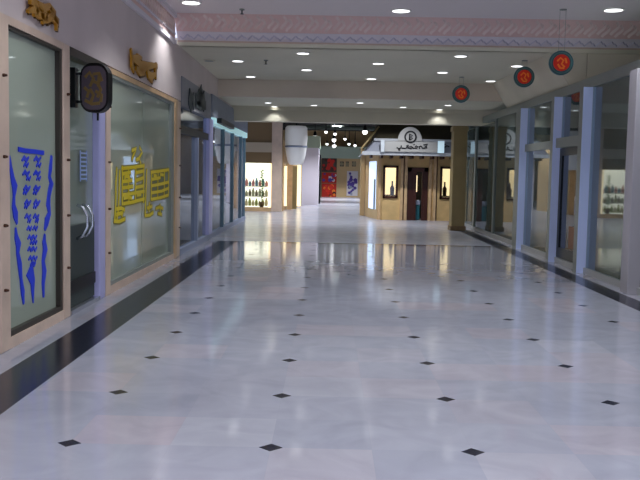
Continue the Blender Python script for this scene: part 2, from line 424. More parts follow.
# blue vase-shaped calligraphy on window 1
bm = bmesh.new(); XB = XL-.048
strokes(bm, 2.4, 0, 140, [
    ([(22, 40), (25, 66), (30, 96), (35, 112), (33, 135), (32, 158), (37, 180), (40, 200)], [.03, .06, .09, .13, .05, .08, .12, .03]),
    ([(37, 212), (38, 232), (44, 252), (42, 272), (47, 300), (50, 335), (54, 365), (56, 392)], [.03, .08, .13, .07, .1, .06, .09, .03]),
    ([(123, 40), (121, 65), (118, 88), (123, 104), (117, 130), (115, 155), (118, 176), (111, 196), (107, 214)], [.05, .09, .07, .12, .09, .12, .09, .12, .04]),
    ([(107, 228), (105, 244), (108, 262), (103, 290), (106, 315), (103, 345), (104, 375)], [.04, .1, .13, .08, .12, .08, .04]),
    ([(44, 22), (60, 26), (84, 28), (104, 31)], .045),
    ([(72, 318), (78, 340), (78, 365), (79, 390)], [.2, .12, .07, .02]),
], .05, XB)
for (yy, l, r, sc) in ((46, 60, 89, 1), (60, 62, 92, .7), (80, 62, 88, 1), (92, 68, 92, .6), (116, 64, 88, .95), (126, 60, 84, .6), (150, 66, 88, .9), (160, 62, 84, .5), (184, 66, 86, .85), (194, 70, 88, .5), (212, 70, 84, .7), (234, 72, 82, .7), (246, 76, 84, .5), (262, 72, 82, .7), (284, 74, 83, .7), (298, 77, 80, .6)):
    for c in (l, r):
        q = 8*sc
        strokes(bm, 2.4, 0, 140, [([(c-q, yy+3), (c-q*.3, yy-4), (c+q*.3, yy+4), (c+q, yy-4)], [.02, .045*sc, .045*sc, .02])], .05, XB)
tag(link('window_lettering', bm, MT['blue']), 'blue tapering column of script lettering stuck on the nearest left window', 'window lettering')

# yellow boxed script on window 2
bm = bmesh.new(); s2 = (3.69, 100, 130)
Y1 = [[(62, 142), (58, 200), (58, 260), (54, 335)], [(72, 150), (70, 230), (68, 290), (62, 330)], [(52, 336), (70, 338), (92, 328)], [(60, 292), (78, 288), (90, 294)], [(60, 312), (80, 306)], [(80, 318), (84, 300)],
      [(82, 135), (82, 275)], [(105, 140), (106, 268)], [(132, 138), (130, 265)], [(161, 128), (160, 265)],
      [(80, 142), (120, 138), (163, 132)], [(84, 162), (112, 156)], [(84, 190), (118, 186)], [(82, 214), (122, 208)], [(82, 240), (120, 234), (163, 226)], [(86, 272), (120, 266), (163, 254)],
      [(132, 158), (162, 150)], [(134, 186), (160, 176)], [(132, 212), (160, 206)], [(90, 176), (98, 170), (110, 176)], [(88, 252), (104, 248), (118, 252)], [(136, 240), (150, 238)],
      [(172, 148), (170, 200), (168, 262), (166, 315)], [(166, 316), (184, 314), (196, 304)], [(174, 288), (192, 282)], [(182, 270), (180, 300)], [(190, 154), (188, 258)], [(214, 152), (212, 255)], [(238, 146), (236, 250)], [(254, 146), (252, 236)],
      [(188, 156), (220, 152), (256, 146)], [(192, 182), (222, 176)], [(190, 206), (222, 200), (254, 192)], [(190, 232), (226, 226), (254, 214)], [(190, 256), (222, 250), (252, 240)], [(198, 168), (208, 170)], [(222, 164), (234, 166)],
      [(206, 290), (220, 284), (232, 290)], [(214, 308), (228, 312)], [(222, 276), (222, 310)], [(118, 76), (134, 68), (124, 90), (118, 108)], [(146, 66), (156, 82), (144, 102), (150, 124)], [(134, 110), (146, 104)]]
strokes(bm, *s2, [(q, [.085]*len(q)) for q in Y1], .11, XB, .004, 1)
strokes(bm, *s2, [(q, [.05]*len(q)) for q in Y1], .06, XB+.004, .004, 0)
tag(link('window_lettering', bm, [MT['yellow'], MT['olive']]), 'yellow boxed script lettering stuck on the wide left window', 'window lettering')

# gold raised script signs on the wall above
def gold(lst, s, ox, oy, label):
    r = empty('script_sign', P(ox+30, oy+30, XL)); tag(r, label, 'wall sign')
    b = bmesh.new(); strokes(b, s, ox, oy, lst, .09, XL+.03, .03); link('letters', b, MT['gold'], r)
    b = bmesh.new(); strokes(b, s, ox, oy, [([(a+3, c+3) for a, c in q[0]], [w*1.35 for w in q[1]]) for q in lst], .1, XL+.001, .02); link('backing', b, MT['goldd'], r)
g1 = [([(70, 30), (86, 24), (100, 40), (110, 46)], [.03, .08, .08, .06]), ([(76, 4), (90, 8), (94, 26), (86, 40)], [.05, .08, .07, .03]), ([(96, 10), (112, 22), (126, 16), (140, 34)], [.05, .08, .06, .05]),
      ([(104, 40), (120, 50), (134, 44), (148, 58)], [.06, .09, .08, .07]), ([(128, 26), (138, 44), (146, 62), (146, 80)], [.06, .06, .06, .03]), ([(116, 30), (118, 50), (108, 60)], [.05, .06, .03])]
gold(g1, 2.67, 0, 0, 'gold raised script sign above the nearest left window')
g2 = [([(146, 108), (150, 140), (150, 168), (156, 188)], [.05, .08, .1, .05]), ([(150, 140), (172, 148), (180, 170), (200, 176)], [.08, .16, .16, .1]), ([(186, 160), (206, 170), (220, 168), (242, 168)], [.08, .12, .1, .06]),
      ([(205, 178), (210, 200), (222, 208), (236, 200)], [.06, .12, .12, .06]), ([(240, 164), (236, 190), (238, 214)], [.06, .08, .04]), ([(166, 178), (180, 192), (196, 196)], [.06, .12, .06]), ([(214, 212), (224, 226)], [.06, .05]), ([(170, 130), (184, 142)], [.05, .06])]
gold(g2, 3.69, 90, 20, 'gold raised script sign above the wide left window')

# ------------------------------------------------------------------ projecting black and gold sign
cx, cy, cz = -2.63, 9.75, 2.53
bs = empty('projecting_sign', (cx, cy, cz)); tag(bs, 'black rounded projecting sign with gold script beside the left shop door', 'projecting sign')
def rrect(w, h, r, n=6):
    out = []
    for (sx, sz, a0) in ((1, 1, 0), (-1, 1, 90), (-1, -1, 180), (1, -1, 270)):
        for k in range(n+1):
            a = math.radians(a0 + 90*k/n); out.append((sx*(w/2-r)+r*math.cos(a), sz*(h/2-r)+r*math.sin(a)))
    return out
sw, sh = .35, .55
rot = Matrix.Rotation(math.radians(-14), 3, 'Z')
def sp(u, v, d): return Vector((cx, cy, cz)) + rot @ Vector((u, d, v))
def sprism(name, w, h, r, d0, d1, m):
    b = bmesh.new(); q = rrect(w, h, r); a = [b.verts.new(sp(u, v, d0)) for u, v in q]; c = [b.verts.new(sp(u, v, d1)) for u, v in q]
    b.faces.new(a); b.faces.new(c[::-1])
    for i in range(len(q)): b.faces.new((a[i], c[i], c[(i+1) % len(q)], a[(i+1) % len(q)]))
    return link(name, b, m, bs)
sprism('case', sw, sh, .15, -.05, .05, MT['black'])
sprism('face', sw*.86, sh*.88, .11, -.056, -.05, MT['signpurple'])
sprism('face', sw*.86, sh*.88, .11, .05, .056, MT['signpurple'])
bm = bmesh.new(); nr = rot @ Vector((0, -1, 0))
for q in ([(-.1, .12), (-.05, .17), (.0, .1), (-.04, .02)], [(.0, .15), (.07, .16), (.1, .08)], [(-.02, .08), (.05, .05), (.09, -.02), (.05, -.1)], [(-.11, .0), (-.06, -.04), (-.08, -.1)],
          [(-.04, -.02), (.0, -.08), (-.03, -.15)], [(.03, -.04), (.1, -.08), (.09, -.15)], [(-.1, -.14), (-.02, -.18), (.07, -.17)], [(.07, .14), (.06, .02)]):
    ribbon(bm, [sp(u, v, -.056) for u, v in q], .035, nr, .006)
link('gold_script', bm, mat('antique_gold', (136, 112, 66), .4, .3), bs)
bm = bmesh.new(); bx(bm, XL-.02, cx-.1, cy-.02, cy+.02, cz+.14, cz+.17); bx(bm, XL-.02, cx-.1, cy-.02, cy+.02, cz-.17, cz-.14); bx(bm, XL-.06, XL+.0, cy-.06, cy+.06, cz-.22, cz+.22)
link('bracket', bm, MT['darkmet'], bs)
bm = bmesh.new(); tube(bm, [sp(.02, -.27, 0), sp(.02, -.36, 0)], .012); link('hanging_pin', bm, MT['darkmet'], bs)

# ------------------------------------------------------------------ second left shop (blue steel front)
w3 = empty('window_3', (XL, 18.5, 0)); struct(w3, 'grey steel framed shopfront beyond the wooden windows on the left', 'window')
box('fascia', XL-.12, XL+.02, 16.56, 20.6, 2.86, 3.42, MT['wallgrey'], w3)
box('header', XL-.1, XL, 16.56, 20.4, 2.35, 2.5, MT['darkmet'], w3)
box('pane', XL-.06, XL-.05, 16.6, 20.4, .12, 2.34, MT['glassB'], w3)
box('upper_pane', XL-.06, XL-.05, 16.6, 20.4, 2.5, 2.86, MT['glassB'], w3)
box('kerb', XL-.12, XL+.01, 16.56, 29.5, 0, .12, MT['bluishpanel'], w3)
box('post', XL-.12, XL+.03, 20.35, 20.95, .12, 2.86, MT['lilac'], w3, .01)
box('mullion', XL-.1, XL+.02, 18.6, 18.75, .12, 2.34, MT['bluishpanel'], w3)
box('upper_fascia', XL-.12, XL+.05, 20.6, 29.5, 2.93, 3.45, mat('slate_fascia', (140, 146, 160), .6, noise=.08), w3)
for k, yy in enumerate((23.4, 25.7, 28.1, 29.3)):
    box('mullion', XL-.08, XL+.0, yy, yy+.12, .12, 2.9, MT['teal'], w3)
ys = [20.95, 23.4, 25.7, 28.1, 29.3]
for k in range(4):
    box('pane', XL-.06, XL-.05, ys[k]+(.12 if k else 0), ys[k+1], .12, 2.9, MT['glassB'], w3)
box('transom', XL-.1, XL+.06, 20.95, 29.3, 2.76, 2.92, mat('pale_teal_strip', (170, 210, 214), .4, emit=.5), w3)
# dark raised letters on the first fascia
bm = bmesh.new()
strokes(bm, 6, 160, 70, [([(175, 160), (180, 180), (178, 205)], [.3, .5, .4]), ([(198, 150), (196, 180), (200, 212)], [.12, .2, .2]), ([(215, 170), (240, 175), (262, 180)], [.2, .35, .2]), ([(214, 205), (240, 215), (270, 212)], [.12, .2, .2]), ([(242, 118), (244, 142)], [.25, .25]), ([(228, 150), (232, 200)], [.3, .3]), ([(258, 160), (262, 215)], [.3, .3])], .2, XL+.03, .02)
tag(link('shop_lettering', bm, mat('dark_teal_letters', (60, 70, 74), .5)), 'dark lettering on the grey fascia of the second left shop', 'shop lettering')
bm = bmesh.new(); q = [on(217, 120.5, 0, XL+.06), on(230, 127, 0, XL+.06)]
ribbon(bm, q, .12, NX, .12)
tag(link('wall_bar', bm, MT['black']), 'short black bar fixed to the slate fascia on the left', 'wall fixture')
# inside it
struct(box('wall_shop_back', XL-4, XL-3.9, 16.55, 29.5, 0, 3.4, MT['interiorw']), 'back wall inside the second left shop', 'wall')
struct(box('wall_shop_side', XL-4, XL-.13, 29.5, 29.6, 0, 3.7, MT['interiorw']), 'far end wall of the second left shop', 'wall')
struct(box('wall_shop_side', XL-4, XL-.13, 16.54, 16.6, 0, 3.4, MT['interiorw']), 'near end wall of the second left shop', 'wall')
struct(box('ceiling_shop', XL-4, XL-.13, 16.6, 29.5, 3.3, 3.36, MT['interior']), 'dark ceiling inside the second left shop', 'ceiling')
def panel(name, x0, x1, y0, y1, z0, z1, m, label, cat, edge=None, group=None):
    r = empty(name, ((x0+x1)/2, (y0+y1)/2, z0)); tag(r, label, cat, group)
    box('board', x0, x1, y0, y1, z0+.04, z1, m, r, .01)
    b = bmesh.new(); bx(b, x0-.02, x1+.02, y0-.02, y1+.02, z0, z0+.05)
    link('base', b, edge or MT['darkfr'], r)
    return r
panel('screen', -3.62, -3.5, 20.2, 24, 0, 2.4, MT['bluishpanel'], 'pale bluish display panel behind the first steel framed pane', 'display panel', MT['steel'])
pc = panel('display_column', -3.54, -3.24, 24.5, 25.1, 0, 2.72, MT['peach'], 'peach display column inside the second left shop', 'display column', MT['wood'])
panel('display_counter', -3.18, -3.0, 23.5, 27.2, 0, 1.0, MT['bluishpanel'], 'low pale blue counter behind the steel mullions on the left', 'counter', MT['steel'])
def spot_bulbs(pts, r, label, group, name='spotlight'):
    for k, (a, b, Y) in enumerate(pts):
        c = on(a, b, 1, Y)
        e = empty(name, c); tag(e, label, 'spotlight', group)
        q = bmesh.new(); bmesh.ops.create_uvsphere(q, u_segments=12, v_segments=8, radius=r, matrix=Matrix.Translation(c)); link('bulb', q, MT['lamp'], e, True)
        q = bmesh.new(); cyl(q, (c.x, c.y, c.z + r*1.5), r*.9, r*2, 'Z', 12, r*.5); cyl(q, (c.x, c.y, (c.z+r*2+FZ)/2), .02, FZ-c.z-r*2, 'Z', 8); link('housing', q, MT['black'], e)
for k, (y, z, l) in enumerate(((22.2, 3.0, 'small glowing spotlight over the peach column in the left shop'), (24.8, 2.85, 'small glowing spotlight between the teal mullions of the left shop'), (17.9, 2.3, 'small glowing spotlight behind the dark header of the left shop'))):
    e = empty('spotlight', (XL-.35, y, z)); tag(e, l, 'spotlight')
    q = bmesh.new(); bmesh.ops.create_uvsphere(q, u_segments=12, v_segments=8, radius=.05, matrix=Matrix.Translation((XL-.35, y, z))); link('bulb', q, MT['lamp'], e, True)
    q = bmesh.new(); cyl(q, (XL-.35, y, (z+3.3)/2+.02), .02, 3.3-z, 'Z', 10); cyl(q, (XL-.35, y, z+.06), .05, .08, 'Z', 12, .02); link('housing', q, MT['black'], e)

# ------------------------------------------------------------------ right shopfront
w4 = empty('window_4', (XR, 18, 0)); struct(w4, 'glazed right shopfront with blue metal posts', 'window')
T = XR
box('kerb', T-.06, T+.1, 4, 28.5, 0, .1, mat('grey_kerb', (168, 168, 166), .4), w4)
box('header', T-.05, T+.15, 4, 25.2, 3.17, 3.34, MT['greypost'], w4)
for y0, y1, m in ((12.2, 12.5, 'palewall'),):
    box('pilaster', T-.2, T+.15, y0, y1, .0, 3.17, mat('pale_pilaster', (176, 172, 178), .5), w4, .01)
for y0, y1, z1 in ((14.8, 15.02, 3.17), (16.7, 16.9, 3.17), (19.6, 20.05, 3.17)):
    bm = bmesh.new(); vs = bx(bm, T-.18, T, y0, y1, .0, z1)
    for f in bm.faces: f.material_index = 1 if f.calc_center_median().y < y0+1e-4 else 0  # only the face towards the camera gets the lit blue, the rest stays grey
    link('post', bm, [MT['greypost'], MT['bluepost']], w4)
box('transom', T-.12, T, 15.02, 16.7, 2.2, 2.38, MT['greypost'], w4)
box('transom', T-.06, T, 16.9, 19.6, 2.2, 2.36, MT['greypost'], w4)
box('mullion', T-.05, T+.02, 23.2, 23.3, .1, 3.17, MT['greypost'], w4)
box('mullion', T-.05, T+.02, 26.2, 26.4, .1, 3.1, MT['greypost'], w4)
for a, b, z0, z1 in ((4, 12.2, .1, 3.17), (12.5, 14.8, .1, 3.17), (15.02, 16.7, 2.38, 3.17), (16.9, 19.6, .1, 2.2), (16.9, 19.6, 2.36, 3.17), (20.05, 23.2, .1, 3.17), (23.3, 26.2, .1, 3.09), (26.4, 28.4, .1, 3.09)):
    box('pane', T-.02, T-.01, a, b, z0, z1, MT['glassR'], w4)
box('end_post', T-.06, T+.1, 28.4, 28.6, .1, 3.1, MT['greypost'], w4)
d2 = empty('door_2', (T, 15.9, 0)); struct(d2, 'dark glass door between the blue posts on the right', 'door')
bm = bmesh.new(); bx(bm, T-.04, T+.01, 15.05, 15.2, .11, 2.19); bx(bm, T-.04, T+.01, 16.52, 16.67, .11, 2.19); bx(bm, T-.04, T+.01, 15.2, 16.52, 2.05, 2.19); bx(bm, T-.04, T+.01, 15.2, 16.52, .11, .3)
link('door_frame', bm, MT['darkmet'], d2)
box('door_pane', T-.02, T-.01, 15.2, 16.52, .3, 2.05, MT['glassD'], d2)
bm = bmesh.new(); tube(bm, [(T-.04, 15.3, .95), (T-.1, 15.3, 1.0), (T-.1, 15.3, 1.3), (T-.04, 15.3, 1.35)], .015); link('handle', bm, MT['steel'], d2)
box('poster', T-.055, T-.045, 15.4, 15.8, .35, .75, mat('brown_poster', (150, 110, 84), .6), d2)
# inside of the right shops
struct(box('wall_shop_back_right', T+6, T+6.1, 2, 29, 0, 3.3, MT['interiorw']), 'dim back wall inside the right shops', 'wall')
struct(box('wall_shop_end_right', T+.1, T+6, 28.7, 28.8, 0, 3.3, MT['interiorw']), 'far end wall inside the right shops', 'wall')
struct(box('ceiling_shop_right', T+.16, T+6.1, 2, 29, 3.2, 3.3, MT['interior']), 'dark ceiling inside the right shops', 'ceiling')
struct(box('wall_right', 7, 7.15, -7, 16.6, 3.31, C1+.2, MT['wall']), 'upper wall set back above the right shopfronts', 'wall')
panel('screen', T+.6, T+.7, 24.2, 26.2, 0, 2.5, MT['bluishpanel'], 'pale bluish board standing in for a reflection at the far end of the right shopfront', 'display panel', MT['steel'])  # solid board in place of a pale reflection in the glass
# shelving with goods inside right shop
def shelf_unit(x, y0, y1, d, label, facing=-1, levels=4, ht=1.9, goods=True):
    r = empty('shelf_unit', (x, (y0+y1)/2, 0)); tag(r, label, 'shelf unit')
    b = bmesh.new(); bx(b, x-d/2, x+d/2, y0, y0+.04, 0, ht); bx(b, x-d/2, x+d/2, y1-.04, y1, 0, ht); bx(b, x+d/2-.02, x+d/2, y0, y1, 0, ht)
    link('carcass', b, MT['interiorw'], r)
    for k in range(levels):
        box('shelf', x-d/2, x+d/2-.02, y0+.04, y1-.04, .2+k*ht/levels, .23+k*ht/levels, MT['greypost'], r)
    return r
shelf_unit(T+3.2, 16.5, 18.8, .5, 'dim grey shelf unit standing in the right shop beyond the dark door')
shelf_unit(T+3.2, 20.5, 22.8, .5, 'farther dim grey shelf unit standing in the right shop')

# ------------------------------------------------------------------ round hanging signs
def disc(px, py, Y, top, label):
    c = on(px, py, 1, Y); r = empty('hanging_disc_sign', c); tag(r, label, 'hanging sign', 'round red hanging signs')
    R1 = .205
    b = bmesh.new(); cyl(b, c, R1, .05, 'Y', 40); link('rim', b, MT['tealring'], r)
    b = bmesh.new(); cyl(b, c + Vector((0, -.028, 0)), R1*.68, .02, 'Y', 32); cyl(b, c + Vector((0, .028, 0)), R1*.68, .02, 'Y', 32); link('red_face', b, MT['red'], r)
    b = bmesh.new()
    for q in ([(-.07, .03), (-.02, .08), (.03, .04), (.0, -.02), (.05, -.07)], [(-.06, -.03), (-.02, -.09), (.04, -.09)], [(.06, .07), (.08, .0)]):
        ribbon(b, [c + Vector((u, -.04, v)) for u, v in q], .03, (0, -1, 0), .006)
    link('emblem', b, MT['orange'], r)
    b = bmesh.new(); ribbon(b, [c + Vector((R1*.84*math.cos(k*math.pi/20), -.026, R1*.84*math.sin(k*math.pi/20))) for k in range(41)], .02, (0, -1, 0), .006)
    link('inner_ring', b, mat('teal_studs', (90, 132, 130), .5), r)
    b = bmesh.new(); tube(b, [c + Vector((-.05, 0, R1*.9)), Vector((c.x-.05, c.y, top))], .0025); tube(b, [c + Vector((.05, 0, R1*.9)), Vector((c.x+.05, c.y, top))], .0025)
    cyl(b, (c.x, c.y, top-.005), .06, .014, 'Z', 16)
    link('hanger', b, MT['greypost'], r)
disc(561, 63, 14.8, C1, 'red round hanging sign with teal rim, largest and nearest of three')
disc(524, 77, 17.5, C2, 'red round hanging sign with teal rim, middle one of three')
disc(461, 94, 20.6, C2, 'red round hanging sign with teal rim, smallest and farthest of three')

# ------------------------------------------------------------------ downlights
def lamp_data(name, size, power, col, cone=118):
    l = bpy.data.lights.new(name, 'SPOT'); l.spot_size = math.radians(cone); l.spot_blend = .55; l.shadow_soft_size = size/2; l.energy = power; l.color = col; return l
LD = {}
def downlight(x, y, z, rad, power, label, group, col=(.90, .94, 1.0), cone=118):
    r = empty('downlight', (x, y, z)); tag(r, label, 'ceiling light', group)
    key = (rad, power, cone)
    if key not in LD:
        b = bmesh.new(); n = 28
        for (ra, rb, za, zb) in ((rad, rad*1.22, -.015, -.004), (rad*1.22, rad*1.22, -.004, 0), (rad, rad, -.015, 0)):
            A = [b.verts.new((ra*math.cos(t*2*math.pi/n), ra*math.sin(t*2*math.pi/n), za)) for t in range(n)]
            B = [b.verts.new((rb*math.cos(t*2*math.pi/n), rb*math.sin(t*2*math.pi/n), zb)) for t in range(n)]
            for t in range(n): b.faces.new((A[t], A[(t+1) % n], B[(t+1) % n], B[t]))
        ring = bpy.data.meshes.new('trim_ring'); b.to_mesh(ring); b.free(); ring.materials.append(MT['trimring'])
        b = bmesh.new(); cyl(b, (0, 0, -.008), rad, .012, 'Z', n); lens = bpy.data.meshes.new('lens'); b.to_mesh(lens); b.free(); lens.materials.append(MT['lamp'])
        LD[key] = (ring, lens, lamp_data('downlight_lamp', rad*1.6, power, col, cone))
    ring, lens, ld = LD[key]
    for nm, dt in (('trim_ring', ring), ('lens', lens), ('bulb', ld)):
        o = bpy.data.objects.new(nm, dt); COL.objects.link(o); o.parent = r
        if nm == 'bulb': o.location = (0, 0, -.03)
cols = (-1.97, -.56, .98, 2.5, 3.88)
names = ('leftmost', 'second', 'middle', 'fourth', 'rightmost')
rows = ((17.0, (1, 3), 'nearest row'), (18.35, (0, 2, 4), 'second row'), (19.7, (1, 3), 'third row'), (21.3, (0, 2, 4), 'fourth row'))
for y, cs, rn in rows:
    for c in cs:
        downlight(cols[c], y, C2, .115, 100, 'small round ceiling downlight behind the frieze, %s, %s column from the left' % (rn, ('first', 'second', 'third', 'fourth', 'fifth')[c]), 'downlights in the middle ceiling', cone=76 if c == 4 else 102)
for px, py, l in ((268, 100, 'left end, nearer'), (275, 107, 'left end, farther'), (314, 105, 'second from left'), (360, 101.6, 'centre'), (403, 107, 'right of centre'), (439, 109.5, 'right end, farther'), (448, 105, 'right end, nearer')):
    p = on(px, max(py, 102.5), 2, C3); downlight(p.x, min(max(p.y, 22.3), 25), C3, .09, 16, 'small dim ceiling downlight on the low ceiling by the beam, %s' % l, 'downlights in the low ceiling')
for y, rn in ((14.75, 'visible row'), (11.3, 'a'), (7.8, 'b'), (4.3, 'c'), (.8, 'd'), (-2.7, 'e')):
    for c, xx in enumerate((-2.38, 1.18, 4.7)):
        yy = y + (.4 if (c == 1 and y > 14) else 0)
        downlight(xx if y > 14 else (-1.2, 1.2, 3.8)[c], yy, C1, .15, 130 if y > 14 else 230, ('large bright downlight in the near ceiling before the frieze, %s of three' % ('left', 'middle', 'right')[c]) if y > 14 else
                  'large bright downlight in the near ceiling, overhead and out of the frame', 'downlights in the near ceiling' if y > 14 else 'overhead downlights out of frame')
# small sprinklers / speakers in the ceilings
def sprinkler(x, y, z, label):
    r = empty('ceiling_sprinkler', (x, y, z)); tag(r, label, 'sprinkler', 'ceiling sprinklers')
    b = bmesh.new(); cyl(b, (x, y, z-.008), .045, .024, 'Z', 18); link('flange', b, MT['greypost'], r)
    b = bmesh.new(); cyl(b, (x, y, z-.05), .012, .06, 'Z', 10); cyl(b, (x, y, z-.085), .032, .008, 'Z', 16); link('head', b, MT['darkmet'], r)
p = on(242, 9, 2, C1); sprinkler(p.x, min(p.y, 15.4), C1, 'small dark sprinkler in the near ceiling left of centre')
p = on(266, 60, 2, C2); sprinkler(p.x, p.y, C2, 'small dark sprinkler in the middle ceiling between downlights')
r = empty('ceiling_speaker', on(209, 60, 2, C2)); tag(r, 'round dark ceiling speaker near the left wall', 'ceiling speaker')
c = on(209, 60, 2, C2); b = bmesh.new(); cyl(b, (c.x, c.y, C2-.01), .12, .02, 'Z', 28); link('rim', b, MT['ceil'], r)
b = bmesh.new(); cyl(b, (c.x, c.y, C2-.022), .095, .006, 'Z', 24); link('grille', b, MT['greypost'], r)

# ------------------------------------------------------------------ pillar
pl = empty('trim_7', (3.78, 25.9, 0)); struct(pl, 'square olive beige pillar at the far right of the corridor', 'pillar')
box('shaft', 3.66, 4.06, 25.71, 26.25, .0, 3.9, MT['pillar'], pl, .015)
box('plinth', 3.63, 4.09, 25.68, 26.28, 0, .14, MT['brownfas'], pl, .01)
box('capital', 3.63, 4.09, 25.72, 26.28, 2.95, 3.08, MT['pillar'], pl, .01)

# ------------------------------------------------------------------ far court
FZ = 4.6
struct(box('ceiling_court', -14, 14, 25.72, 75, FZ, FZ+.2, MT['voidm']), 'black high ceiling over the far court', 'ceiling')
struct(box('wall_end', -14, 14, 61, 61.2, 0, FZ, MT['creamwall']), 'cream end wall of the far court', 'wall')
struct(box('wall_court_left', -14, -13.8, 29.6, 75, 0, FZ, MT['creamwall']), 'far court left wall', 'wall')
struct(box('wall_court_right', 12, 12.2, 28.9, 75, 0, FZ, MT['creamwall']), 'far court right wall', 'wall')
# far left shop with bright showcase
YS = 36
sl = empty('corner_shop', (-2.9, YS, 0)); tag(sl, 'tan corner shop with brown fascia and brightly lit showcase at far left', 'shop')
box('upper_fascia', -8, -1.97, YS, YS+.3, 2.85, 4.2, MT['brownfas'], sl)
box('beige_band', -8, -1.97, YS-.1, YS+.25, 2.45, 2.85, MT['beigefas'], sl)
box('lower_fascia', -8, -2.4, YS, YS+.2, 2.0, 2.45, MT['brownfas'], sl)
box('sill', -8, -2.4, YS-.05, YS+.25, 0, .16, MT['wood2'], sl)
box('corner_post', -2.4, -1.97, YS-.12, YS+.3, 0, 3.75, MT['wood'], sl, .01)
box('jamb', -2.5, -2.42, YS-.04, YS+.2, .16, 2.0, MT['warmlit'], sl)
box('showcase_back', -5.4, -2.52, YS+.9, YS+.95, 0, 2.45, MT['showcase'], sl)
box('showcase_soffit', -5.4, -2.52, YS+.2, YS+.9, 2.1, 2.15, MT['showcase'], sl)
box('pane', -5.4, -2.52, YS+.05, YS+.06, .16, 2.0, MT['glassK'], sl)
box('side_wall', -8, -5.4, YS, YS+.2, .16, 2.0, MT['wood2'], sl)
# goods in the showcase
gm = [mat('glowing_glaze_%d' % i, c, .6, emit=.35) for i, c in enumerate(((150, 160, 90), (186, 120, 120), (120, 110, 90), (196, 186, 150), (90, 130, 150), (170, 170, 140)))]  # glow put into the vase colours, as no light reaches their fronts
gn = ('vase', 'jar', 'vase', 'jar')
cols_ = ('olive', 'rose', 'brown', 'cream', 'blue', 'khaki')
k = 0
for shelf, z in enumerate((.2, .62, 1.04)):
    if shelf: box('shelf', -5.3, -2.6, YS+.35, YS+.85, z-.03, z, MT['whitep'], sl)
    for j in range(8):
        x = -3.62 + j*.14; kk = (j*3 + shelf*2) % 6; hh = .22 + .12*((j*7+shelf*3) % 5)/4
        b = bmesh.new(); lathe(b, [(0, .045), (.02, .06), (hh*.45, .066), (hh*.7, .05), (hh*.85, .025), (hh, .04)], (x, YS+.5, z), 12)
        o = link('vase', b, gm[kk]); k += 1
        tag(o, '%s vase in the bright showcase, %s shelf, %s from the left' % (cols_[kk], ('bottom', 'middle', 'upper')[shelf], ('first', 'second', 'third', 'fourth', 'fifth', 'sixth', 'seventh', 'eighth')[j]), 'vase', 'goods in the bright showcase')
pt = empty('potted_plant', (-2.82, YS+.28, .16)); tag(pt, 'tall green leafy plant standing in the bright showcase', 'plant')
b = bmesh.new(); lathe(b, [(0, .08), (.2, .11), (.22, .12)], (-2.82, YS+.3, .16), 16); link('pot', b, MT['brownfas'], pt)
b = bmesh.new(); tube(b, [(-2.82, YS+.3, .36), (-2.8, YS+.3, .8), (-2.83, YS+.3, 1.7)], .015); link('stem', b, MT['leaf'], pt)
b = bmesh.new()
for i in range(70):
    z = .5 + i*.018; a = i*2.4; L_ = .26*(1-.4*i/70)
    c = Vector((-2.82, YS+.3, z)); d = Vector((math.cos(a)*L_, math.sin(a)*L_*.45, .05)); s = d.cross(Vector((0, 0, 1))).normalized()*.06
    q = [b.verts.new(c), b.verts.new(c+d*.5+s), b.verts.new(c+d), b.verts.new(c+d*.5-s)]; b.faces.new(q)
link('foliage', b, MT['leaf'], pt)
# recess beyond the corner post: lit strips and posts going back
rc = empty('passage_front', (-1.7, 39, 0)); tag(rc, 'tan passage front with glowing vertical strips beside the corner shop', 'shopfront')
pts = [(-1.97, 36.4), (-1.9, 38), (-1.75, 40), (-1.35, 42.5)]
for i in range(3):
    (xa, ya), (xb, yb) = pts[i], pts[i+1]
    b = bmesh.new(); prism(b, [(xa, ya, 0), (xb, yb, 0), (xb-.2, yb, 0), (xa-.2, ya, 0)], (0, 0, 3)); link('wall_panel', b, [MT['wood2'], MT['pillar'], MT['creamwall']][i], rc)
def pxpanel(name, par, x0, x1, y0, y1, Y, m, d=.06, bev=0):
    a = on(x0, y0, 1, Y); b = on(x1, y1, 1, Y)
    return box(name, a.x, b.x, Y, Y+d, max(b.z, 0), a.z, m, par, bev)
pxpanel('lit_strip', rc, 283, 286.5, 166, 206, 37.3, MT['warmlit'])
pxpanel('lit_strip', rc, 297.5, 300.5, 160, 206, 39.8, MT['warmlit'])
pxpanel('post', rc, 287.5, 292, 162, 209.5, 37.8, MT['wood2'])
pxpanel('post', rc, 292.5, 296.5, 166, 209, 38.4, MT['pillar'])
pxpanel('post', rc, 277, 282.5, 140, 212, 36.35, MT['creamwall'])
pxpanel('header', rc, 282, 297, 152, 164, 37.0, MT['beigefas'])
# white tapering drum sign
c = on(296, 150, 1, 36.45)
dr = empty('drum_canopy', c); tag(dr, 'white rounded drum canopy tapering downward over the far left passage', 'canopy')
b = bmesh.new(); lathe(b, [(-.62, .26), (-.5, .34), (-.25, .40), (0, .44), (.5, .48), (.92, .46), (1.0, .4)], c, 32); link('drum', b, MT['drumw'], dr)
b = bmesh.new(); cyl(b, (c.x, c.y, (c.z+1+FZ)/2), .04, FZ-c.z-1, 'Z', 12); link('hanging_rod', b, MT['darkmet'], dr)
b = bmesh.new(); lathe(b, [(.1, .455), (.12, .475), (.16, .475), (.18, .46)], c, 32); link('band', b, MT['bluishpanel'], dr)
# pale wall block
pw = empty('trim_8', (-1, 44, 0)); struct(pw, 'pale lilac wall block beyond the drum canopy', 'wall')
a = on(299, 208, 1, 44); bq = on(319, 148, 1, 44)
box('block', a.x, bq.x, 44, 46, 0, bq.z, MT['palewall'], pw); box('block_top', a.x-.1, bq.x+.05, 43.9, 46.1, bq.z, bq.z+.6, MT['greenfas'], pw)
a = on(318, 208, 1, 47); box('dark_return', a.x-.3, a.x+.12, 46.2, 47, 0, 2.6, MT['darkmet'], pw)

